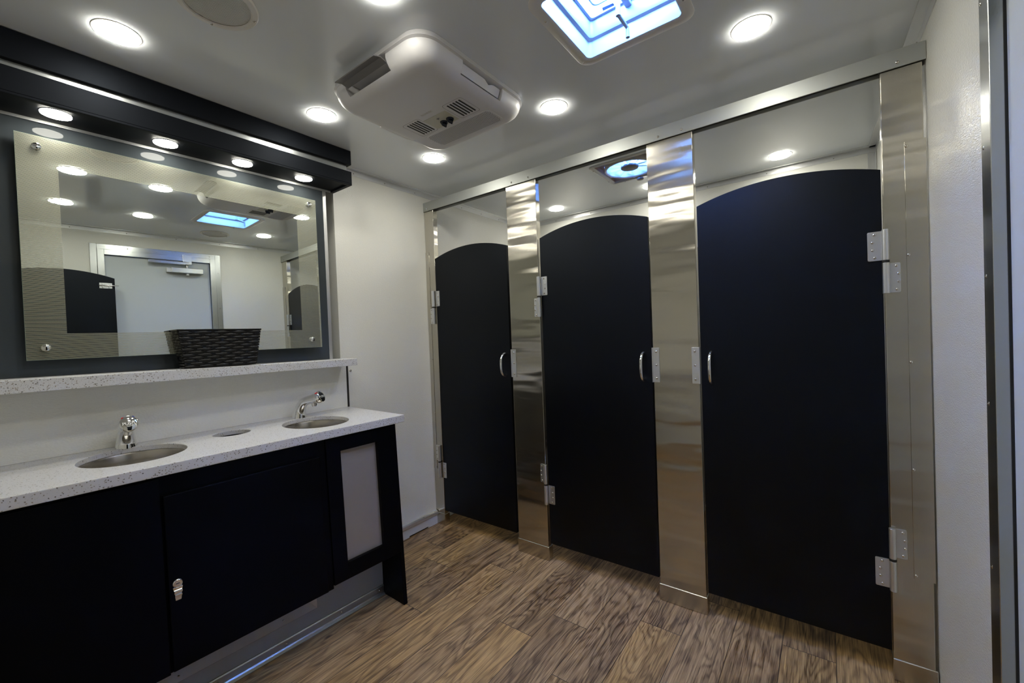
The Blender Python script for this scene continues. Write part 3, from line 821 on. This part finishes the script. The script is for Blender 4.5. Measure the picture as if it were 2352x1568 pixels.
# ------------------------------------------------------------------ air conditioner
AX, AY, AA, AB = .857, -.706, .255, .279
ac = thing('air_conditioner', 'beige plastic air conditioner unit mounted on the ceiling', 'air conditioner', (AX, AY, H))
m = MB(); rings = []
for z, ix, iy, r in ((-.0005, 0, 0, .075), (-.012, 0, 0, .075), (-.018, -.004, -.004, .078), (-.022, .003, .003, .075), (-.032, .003, .003, .075), (-.045, .006, .008, .072), (-.058, .012, .016, .068), (-.068, .021, .028, .062), (-.076, .033, .042, .055), (-.081, .046, .057, .048), (-.0825, .058, .070, .04)):
    rings.append(rrect(0, 0, AA - ix, AB - iy, r, z, 8))
m.loft(rings); shell = m.build('shroud', 'ac_plastic', ac)
# four louvre pockets cut out of the sloping sides
cm = MB()
cm.box(AA - .075, AA + .05, -.095, .115, -.062, -.020)        # toward the exit side
cm.box(-.145, .085, -AB - .05, -AB + .075, -.064, -.020)      # camera side
bool_cut(shell, cm)
for p in shell.data.polygons: p.use_smooth = True
shell.data.set_sharp_from_angle(angle=math.radians(32))
m = MB(); m.box(AA - .074, AA - .072, -.094, .114, -.0615, -.0205); m.build('pocket_back', 'dark', ac)
m = MB(); m.box(-.144, .084, -AB + .072, -AB + .074, -.0635, -.0205); m.build('pocket_back', 'dark', ac)
# tilted louvre flaps
m = MB(); pts = [(-.020, -.0), (-.004, .004), (.018, .0)]
m.prism([(-.024, -.002), (.0, .004), (.026, -.004), (.026, -.008), (.0, .0), (-.024, -.006)], lambda p: (p[0], -.11, p[1]), lambda p: (p[0], .11, p[1]))
m.build('louvre_flap', 'louvre_grey', ac, bevel=.001, loc=(-.03, -AB - .012, -.037), rot=(0, math.radians(0), math.radians(-90)))
m = MB(); n = 16; A_ = []
for i in range(n + 1):
    u = -.098 + .196 * i / n; c = .010 * math.exp(-((u - .035) / .014) ** 2); A_.append((u, .016 - c))
pts = A_ + [(.098, -.014), (-.098, -.014)]
m.prism(pts, lambda p: (0, p[0], p[1]), lambda p: (.004, p[0], p[1]))
m.build('louvre_flap', 'ac_plastic', ac, bevel=.001, loc=(AA - .018, .010, -.040), rot=(0, math.radians(22), 0))
for (x0, x1, y0, y1) in ((-AA - .026, -AA + .004, -.035, .12),):
    m = MB(); m.box(x0, x1, y0, y1, -.047, -.034); m.build('louvre_flap', 'ac_plastic', ac, bevel=.003)
m = MB(); m.box(-.055, .085, AB - .004, AB + .020, -.036, -.024); m.build('louvre_flap', 'ac_plastic', ac, bevel=.003)
# control panel
zb = -.0825
m = MB(); m.box(-.055, .065, .000, .078, zb - .0018, zb + .001); cp = m.build('control_panel', 'ac_panel', ac, bevel=.001)
for kx, ky, nm in ((.005, .055, 0), (.063 - .022, .052, 1)):
    m = MB(); m.lathe((kx, ky, zb - .0017), [(.0155, 0), (.0155, -.003), (.013, -.006), (.006, -.0065)], 28); k_ = m.build('knob', 'navy', ac, smooth=True)
    m = MB(); m.hexa([(kx - .004, ky - .014, zb - .007), (kx + .004, ky - .014, zb - .007), (kx + .004, ky + .014, zb - .007), (kx - .004, ky + .014, zb - .007), (kx - .0025, ky - .011, zb - .019), (kx + .0025, ky - .011, zb - .019), (kx + .0025, ky + .011, zb - .019), (kx - .0025, ky + .011, zb - .019)])
    m.build('grip', 'navy', k_, bevel=.0015)
m = MB(); m.prism([(0, 0), (.012, .003), (.003, .010)], lambda p: (p[0] + .002, p[1] + .018, zb - .0019), lambda p: (p[0] + .002, p[1] + .018, zb - .004)); m.build('selector_arrow', 'louvre_grey', cp)
# slotted vents either side
def slots(xs, y0, y1, name):
    m = MB()
    for x in xs:
        pts = rrect(x, (y0 + y1) / 2, .0035, (y1 - y0) / 2, .0034, 0, 4)
        m.loft([[(p[0], p[1], zb - .0003) for p in pts], [(p[0], p[1], zb - .0009) for p in pts]])
    return m.build(name, 'dark', ac)
slots([-.128 + .0145 * i for i in range(5)], -.018, .074, 'vent_slots')
slots([.096 + .0145 * i for i in range(5)], -.018, .074, 'vent_slots')
def outline(x0, x1, y0, y1, r, name):
    m = MB(); a = rrect((x0 + x1) / 2, (y0 + y1) / 2, (x1 - x0) / 2, (y1 - y0) / 2, r, zb - .0004, 6); b = rrect((x0 + x1) / 2, (y0 + y1) / 2, (x1 - x0) / 2 - .0012, (y1 - y0) / 2 - .0012, r, zb - .0004, 6)
    A = m.verts(a); B = m.verts(b); n = len(A)
    for i in range(n): m.face([A[i], A[(i + 1) % n], B[(i + 1) % n], B[i]])
    return m.build(name, 'louvre_grey', ac)
outline(-.150, -.055, -.028, .084, .012, 'panel_groove'); outline(.075, .172, -.028, .084, .012, 'panel_groove')
# perforated return grille
m = MB(); pts = rrect(.022, .148, .174, .052, .026, 0, 6); m.loft([[(p[0], p[1], zb + .0008) for p in pts], [(p[0], p[1], zb - .0012) for p in pts]]); gr = m.build('return_grille', 'ac_plastic', ac, bevel=.0005)
m = MB(); d = .0062
for i in range(-28, 29):
    for j in range(-9, 10):
        px, py = i * d + (.5 * d if j % 2 else 0), j * .0054
        qx, qy = abs(px) - .148, abs(py) - .028
        if abs(px) > .166 or abs(py) > .046 or (qx > 0 and qy > 0 and math.hypot(qx, qy) > .018): continue
        r = .0019; vs = m.verts([(px + .022 + r * math.cos(PI / 3 * k), py + .148 + r * math.sin(PI / 3 * k), zb - .0014) for k in range(6)]); m.face(vs)
m.build('perforations', 'dark', gr)
text_mesh('DOMETIC', .0135, .0002, 'lettering', 'ac_panel', ac, (.0, -.030, zb - .0004), (PI, 0, 0))

# ------------------------------------------------------------------ roof hatch
hx, hy, hh = SKY
ht = thing('roof_hatch', 'square roof hatch in the ceiling with a blue tinged skylight lid and crank', 'skylight', (hx, hy, H))
def ring_loft(m, seq): m.loft([rrect(0, 0, a, a, r, z, 6) for a, r, z in seq], False, False)
m = MB(); ring_loft(m, [(hh, .04, -.0004), (hh, .04, -.004), (hh - .004, .038, -.006), (.160, .018, -.0062), (.153, .016, -.003), (.150, .014, .01), (.146, .012, .045)])
m.build('flange', 'white_plastic', ht, smooth=True)
m = MB(); ring_loft(m, [(.1462, .012, .044), (.136, .012, .048), (.133, .012, .056), (.131, .010, .112)])
m.build('well', 'hatch_plastic', ht, smooth=True)
m = MB()
for a0, a1, z0, z1 in ((.131, .122, .100, .112),):
    ring_loft(m, [(a0, .01, z0), (a1, .01, z0), (a1, .01, z1), (a0, .01, z1)])
m.build('lid_frame', 'hatch_plastic', ht)
m = MB(); ring_loft(m, [(.106, .018, .118), (.100, .016, .118), (.100, .016, .126), (.106, .018, .126), (.106, .018, .118)]); m.build('lid_rib', 'hatch_plastic', ht)
m = MB(); m.loft([rrect(0, 0, .150, .150, .02, .130, 5), rrect(0, 0, .150, .150, .02, .133, 5)]); m.build('lid_pane', 'lid', ht)
m = MB(); m.box(-.150, .150, .1335, .150, .100, .1298); m.box(-.150, .150, -.150, -.1335, .100, .1298); m.box(-.150, -.1335, -.1335, .1335, .100, .1298); m.box(.1335, .150, -.1335, .1335, .100, .1298); m.build('outer_curb', 'hatch_plastic', ht)
m = MB(); m.box(-.010, .010, .030, .134, .085, .097); m.box(-.004, .004, -.10, .05, .090, .110); m.build('crank_arm', 'hatch_plastic', ht, bevel=.002)
m = MB(); m.tube([(-.004, .052, .086), (-.004, .052, .030), (-.004, .052, .012)], .007, 14); m.tube([(-.004, .052, .016), (.000, .085, .008), (.003, .108, .003)], [.006, .0055, .005], 12); m.tube([(.003, .106, .006), (.003, .106, -.026)], [.0055, .0060], 14)
m.build('crank_handle', 'navy' if False else 'hatch_plastic', ht, smooth=True)
m = MB(); m.box(.026, .040, .110, .1225, .0965, .0985); m.build('latch_plate', 'hatch_plastic', ht)
m = MB(); m.hexa([(-.075, .100, .0995), (-.040, .104, .0995), (-.040, .116, .0995), (-.078, .114, .0995), (-.075, .100, .1), (-.040, .104, .1), (-.040, .116, .1), (-.078, .114, .1)]); m.build('warning_label', 'sticker', ht)
for sx, sy in ((-.172, .155), (-.172, -.09), (.172, .09), (.155, -.172), (-.05, -.172), (.168, -.12)): screw(ht, (sx, sy, -.0058), (PI, 0, 0), 'screw', .95)

# ------------------------------------------------------------------ roof fan above the middle stall
fxc, fyc, fh = FAN
fn = thing('roof_fan', 'round roof vent fan in a square flange above the middle stall', 'fan', (fxc, fyc, H))
m = MB(); ring_loft(m, [(fh, .022, -.0004), (fh, .022, -.003), (fh - .003, .02, -.0055), (fh - .012, .016, -.0062), (.156, .008, -.003), (.152, .006, .004)]); m.build('flange', 'white_plastic', fn, smooth=True)
m = MB(); n = 56; sq = []
for i in range(n):
    a = 2 * PI * i / n; c, s = math.cos(a), math.sin(a); k = .1515 / max(abs(c), abs(s)); sq.append((k * c, k * s))
m.loft([[(p[0], p[1], .004) for p in sq], [(p[0], p[1], .026) for p in sq], [(.138 * math.cos(2 * PI * i / n), .138 * math.sin(2 * PI * i / n), .026) for i in range(n)]], False, False); m.build('pan', 'fan_pan', fn)
m = MB(); m.lathe((.006, -.006, 0), [(.140, .070), (.140, -.004), (.137, -.0065), (.131, -.0065), (.127, -.002), (.127, .070)], 64, cap0=False, cap1=False); m.build('rim', 'white_plastic', fn, smooth=True)
m = MB(); m.lathe((.006, -.006, 0), [(.048, .012), (.050, .006), (.048, .001), (.030, -.003), (.01, -.004)], 32); m.build('hub', 'louvre_grey', fn, smooth=True)
for i in range(10):
    a = 2 * PI * i / 10; ca, sa = math.cos(a), math.sin(a); m = MB(); R_ = []
    for k in range(7):
        r = .044 + .080 * k / 6; hw = .010 + .011 * k / 6; tw = .62 - .25 * k / 6; row = []
        for s_ in (-1, 1):
            u = s_ * hw; row.append((.006 + r * ca - u * math.cos(tw) * sa, -.006 + r * sa + u * math.cos(tw) * ca, .012 + u * math.sin(tw)))
        R_.append(m.verts(row))
    for k in range(6): m.face([R_[k][0], R_[k][1], R_[k + 1][1], R_[k + 1][0]])
    b = m.build('blade', 'blade', fn, smooth=True); sd = b.modifiers.new('shell', 'SOLIDIFY'); sd.thickness = .0016
m = MB(); m.loft([rrect(0, 0, .153, .153, .02, .085, 5), rrect(0, 0, .153, .153, .02, .088, 5)]); m.build('lid_pane', 'dome', fn)
m = MB(); ring_loft(m, [(.1545, .004, .026), (.1545, .004, .085), (.150, .004, .085), (.150, .004, .027)]); m.build('curb', 'white_plastic', fn)
m = MB(); m.lathe((.012, .1475, 0), [(.006, .01), (.006, -.012), (.018, -.014), (.021, -.018), (.020, -.024), (.010, -.026)], 10); m.build('crank_knob', 'louvre_grey', fn, bevel=.001)
for a in (35, 100, 160, 230, 300):
    ca, sa = math.cos(math.radians(a)), math.sin(math.radians(a)); m = MB(); m.cyl((.006 + .1425 * ca, -.006 + .1425 * sa, -.006), .006, .012, 'z', 12); m.build('clip', 'blade', fn)
for sx, sy in ((-.168, .10), (-.168, -.12), (-.09, .168), (.1, .168), (.168, .0)): screw(fn, (sx, sy, -.0056), (PI, 0, 0), 'screw', .8)

# ------------------------------------------------------------------ exit door
dm = MB(); t_ = .040
def wbox(m, d0, d1, ya, yb, za, zb):
    m.hexa([(wx(ya) - d1, ya, za), (wx(ya) - d0, ya, za), (wx(yb) - d0, yb, za), (wx(yb) - d1, yb, za), (wx(ya) - d1, ya, zb), (wx(ya) - d0, ya, zb), (wx(yb) - d0, yb, zb), (wx(yb) - d1, yb, zb)])
wbox(dm, -.050, -.012, DY0 + .006, DY1 - .006, .012, DZ - .006)
door = dm.build('door_1', 'exit_leaf', bevel=.001); tag(door, kind='structure')
m = MB()
FO = .072
for (ya, yb, za, zb) in ((DY1 - .004, DY1 + .034, .0, DZ + .034), (DY0 - .034, DY0 + .004, .0, DZ + .034), (DY0 + .004, DY1 - .004, DZ - .004, DZ + .034)): wbox(m, -.045, .012, ya, yb, za, zb)
for (ya, yb, za, zb) in ((DY1 + .0345, DY1 + FO, .0, DZ + FO), (DY0 - FO, DY0 - .0345, .0, DZ + FO), (DY0 - .0345, DY1 + .0345, DZ + .0345, DZ + FO)): wbox(m, .0004, .0065, ya, yb, za, zb)
fr = m.build('door_frame', 'frame_alu', door, bevel=.0012)
m = MB()
for (ya, yb, za, zb) in ((DY1 - .0055, DY1 - .0042, .0, DZ - .004), (DY0 + .0042, DY0 + .0055, .0, DZ - .004), (DY0 + .0055, DY1 - .0055, DZ - .0056, DZ - .0042)): wbox(m, -.02, -.008, ya, yb, za, zb)
m.build('gasket', 'rubber', door)
for z in (.30, .66, 1.01, 1.28, 1.55, 1.85): screw(door, (wx(DY1 + .05) - .0066, DY1 + .052, z), (0, -PI / 2, 0), 'screw', 1.1)
for y in (-1.1, -.93, -.75, -.58): screw(door, (wx(y) - .0066, y, DZ + .053), (0, -PI / 2, 0), 'screw', 1.1)
m = MB(); yk = DY0 + .06; m.tube([(wx(yk) + .012, yk, .96), (wx(yk) - .035, yk, .96), (wx(yk) - .040, yk + .02, .96), (wx(yk) - .040, yk + .11, .96)], .008, 12); m.build('door_handle', 'chrome', door, smooth=True)

dc = thing('door_closer', 'silver hydraulic door closer on the exit door, seen in the mirror', 'door closer', (wx(-.74) + .012, -.74, 1.85))
m = MB(); m.box(-.052, 0, -.11, .105, -.022, .022); m.build('body', 'frame_alu', dc, bevel=.004)
m = MB(); m.box(-.030, 0, -.135, -.108, -.018, .018); m.build('end_plate', 'alu', dc, bevel=.002)
m = MB(); m.cyl((-.028, .0, -.036), .012, .014, 'z', 20); m.build('valve_cap', 'alu_light', dc)
m = MB(); m.cyl((-.030, .0, .0215), .009, .026, 'z', 16); m.hexa([(-.055, -.012, .046), (-.012, -.012, .046), (-.012, .014, .046), (-.055, .014, .046), (-.055, -.012, .054), (-.012, -.012, .054), (-.012, .014, .054), (-.055, .014, .054)]); m.box(-.046, -.028, -.25, .0, .0462, .068)
m.build('arm', 'frame_alu', dc, bevel=.002)
m = MB(); m.box(-.036, -.026, -.235, .01, .0685, .0735); m.build('forearm', 'chrome', dc)
m = MB(); m.box(-.026, -.0195, -.026, .034, .055, .135); m.build('frame_bracket', 'frame_alu', dc, bevel=.002)

# ------------------------------------------------------------------ basket
BYC = -1.205; bz = zsl(1.1065, 1.1195, BYC) + .0018
bk = thing('basket', 'tapered black woven basket on the ledge in front of the mirror', 'basket', (.1155, BYC, bz))
BH = .147
def bdim(z):  # half depth, half length at height
    k = z / BH; return .031 + .005 * k, .121 + .020 * k
m = MB(); R0 = []
for z in (0, .004, BH * .5, BH):
    a, b = bdim(z); R0.append([(sx * (a - .0022), sy * (b - .0022), z) for sx, sy in ((1, 1), (-1, 1), (-1, -1), (1, -1))])
m.loft(R0, True, False); ln_ = m.build('liner', 'wicker', bk); sd = ln_.modifiers.new('s', 'SOLIDIFY'); sd.thickness = .0015
rows = 13; cols = 9
def strand_pts(z, phase, amp=.0013):
    a, b = bdim(z); pts = []
    L = [(a, -b), (a, b), (-a, b), (-a, -b)]
    cnt = 0
    for k in range(4):
        p, q = L[k], L[(k + 1) % 4]; length = math.hypot(q[0] - p[0], q[1] - p[1]); nseg = (cols if k % 2 == 0 else 3) * 8
        nx, ny = ((1, 0), (0, 1), (-1, 0), (0, -1))[k]
        for i in range(nseg):
            t_ = i / nseg; ph = t_ * nseg / 8 * PI + (PI if phase else 0)
            d = amp * math.sin(ph) if 0 < i else 0
            pts.append((p[0] + (q[0] - p[0]) * t_ + nx * (d + .0006), p[1] + (q[1] - p[1]) * t_ + ny * (d + .0006)))
    return pts
m = MB()
for r in range(rows):
    z0 = .002 + r * (BH - .008) / rows; z1 = z0 + (BH - .008) / rows - .0012; zm = (z0 + z1) / 2
    lo = strand_pts(zm, r % 2); n = len(lo)
    A = m.verts([(x, y, z0) for x, y in lo]); B = m.verts([(x, y, z1) for x, y in strand_pts(zm, r % 2, .0016)])
    for i in range(n): m.face([A[i], A[(i + 1) % n], B[(i + 1) % n], B[i]])
wv = m.build('weave', 'wicker', bk, smooth=True); sd = wv.modifiers.new('s', 'SOLIDIFY'); sd.thickness = .0012; sd.offset = 0
for k in range(cols):
    m = MB(); y_ = lambda z: bdim(z)[1] * (2 * (k + .5) / cols - 1)
    for sx in (1, -1):
        m.hexa([(sx * (bdim(0)[0] - .001), y_(0) - .005, 0.002), (sx * (bdim(0)[0] + .0004), y_(0) - .005, 0.002), (sx * (bdim(0)[0] + .0004), y_(0) + .005, 0.002), (sx * (bdim(0)[0] - .001), y_(0) + .005, 0.002),
                (sx * (bdim(BH)[0] - .001), y_(BH) - .005, BH), (sx * (bdim(BH)[0] + .0004), y_(BH) - .005, BH), (sx * (bdim(BH)[0] + .0004), y_(BH) + .005, BH), (sx * (bdim(BH)[0] - .001), y_(BH) + .005, BH)])
    m.build('stake', 'wicker', bk)
m = MB(); a, b = bdim(BH)
def ringo(a, b, z): return [(a, b, z), (-a, b, z), (-a, -b, z), (a, -b, z)]
m.loft([ringo(a - .003, b - .003, BH - .006), ringo(a + .002, b + .002, BH - .006), ringo(a + .0025, b + .0025, BH), ringo(a - .003, b - .003, BH), ringo(a - .003, b - .003, BH - .006)], False, False)
m.build('rim', 'wicker', bk, bevel=.001)

GROUPS = {'ceiling_light': 'round lights in the ceiling', 'valance_light': 'round lights under the valance', 'stall_door': 'black arched stall doors',
          'partition_post': 'brushed steel posts of the stall front', 'sink_basin': 'oval basins in the countertop', 'faucet': 'push faucets behind the basins',
          'ceiling_speaker': 'round speakers in the ceiling', 'stall_divider': 'divider panels between the stalls'}
for o in list(COL.objects):
    k = o.name.split('.')[0]
    if o.parent is None and k in GROUPS: o['group'] = GROUPS[k]

# ------------------------------------------------------------------ world, camera, colour
w = bpy.data.worlds.new('sky'); scn.world = w; w.use_nodes = True
bg = w.node_tree.nodes['Background']; bg.inputs['Color'].default_value = (.16, .37, 1.0, 1); bg.inputs['Strength'].default_value = 85.0

cam = bpy.data.cameras.new('camera'); co = bpy.data.objects.new('camera', cam); COL.objects.link(co); scn.camera = co
yaw, pitch, roll, f = -.6435, -.0156, -.0383, 962.758
fw = Vector((math.sin(yaw) * math.cos(pitch), math.cos(yaw) * math.cos(pitch), math.sin(pitch)))
rt = Vector((math.cos(yaw), -math.sin(yaw), 0)); up = rt.cross(fw)
c, s = math.cos(roll), math.sin(roll)
R_, U_ = c * rt + s * up, -s * rt + c * up
mat = Matrix((R_, U_, -fw)).transposed().to_4x4(); mat.translation = (2.046, -1.8397, 1.1947)
co.matrix_world = mat
cam.sensor_width = 36; cam.sensor_fit = 'HORIZONTAL'; cam.lens = f / 2352 * 36; cam.clip_start = .01

scn.view_settings.view_transform = 'Standard'; scn.view_settings.look = 'None'
scn.view_settings.gamma = 1; scn.view_settings.use_curve_mapping = False
scn.view_settings.exposure = .93
scn.cycles.max_bounces = 14; scn.cycles.diffuse_bounces = 8; scn.cycles.glossy_bounces = 8; scn.cycles.transparent_max_bounces = 12
scn.cycles.sample_clamp_indirect = 8
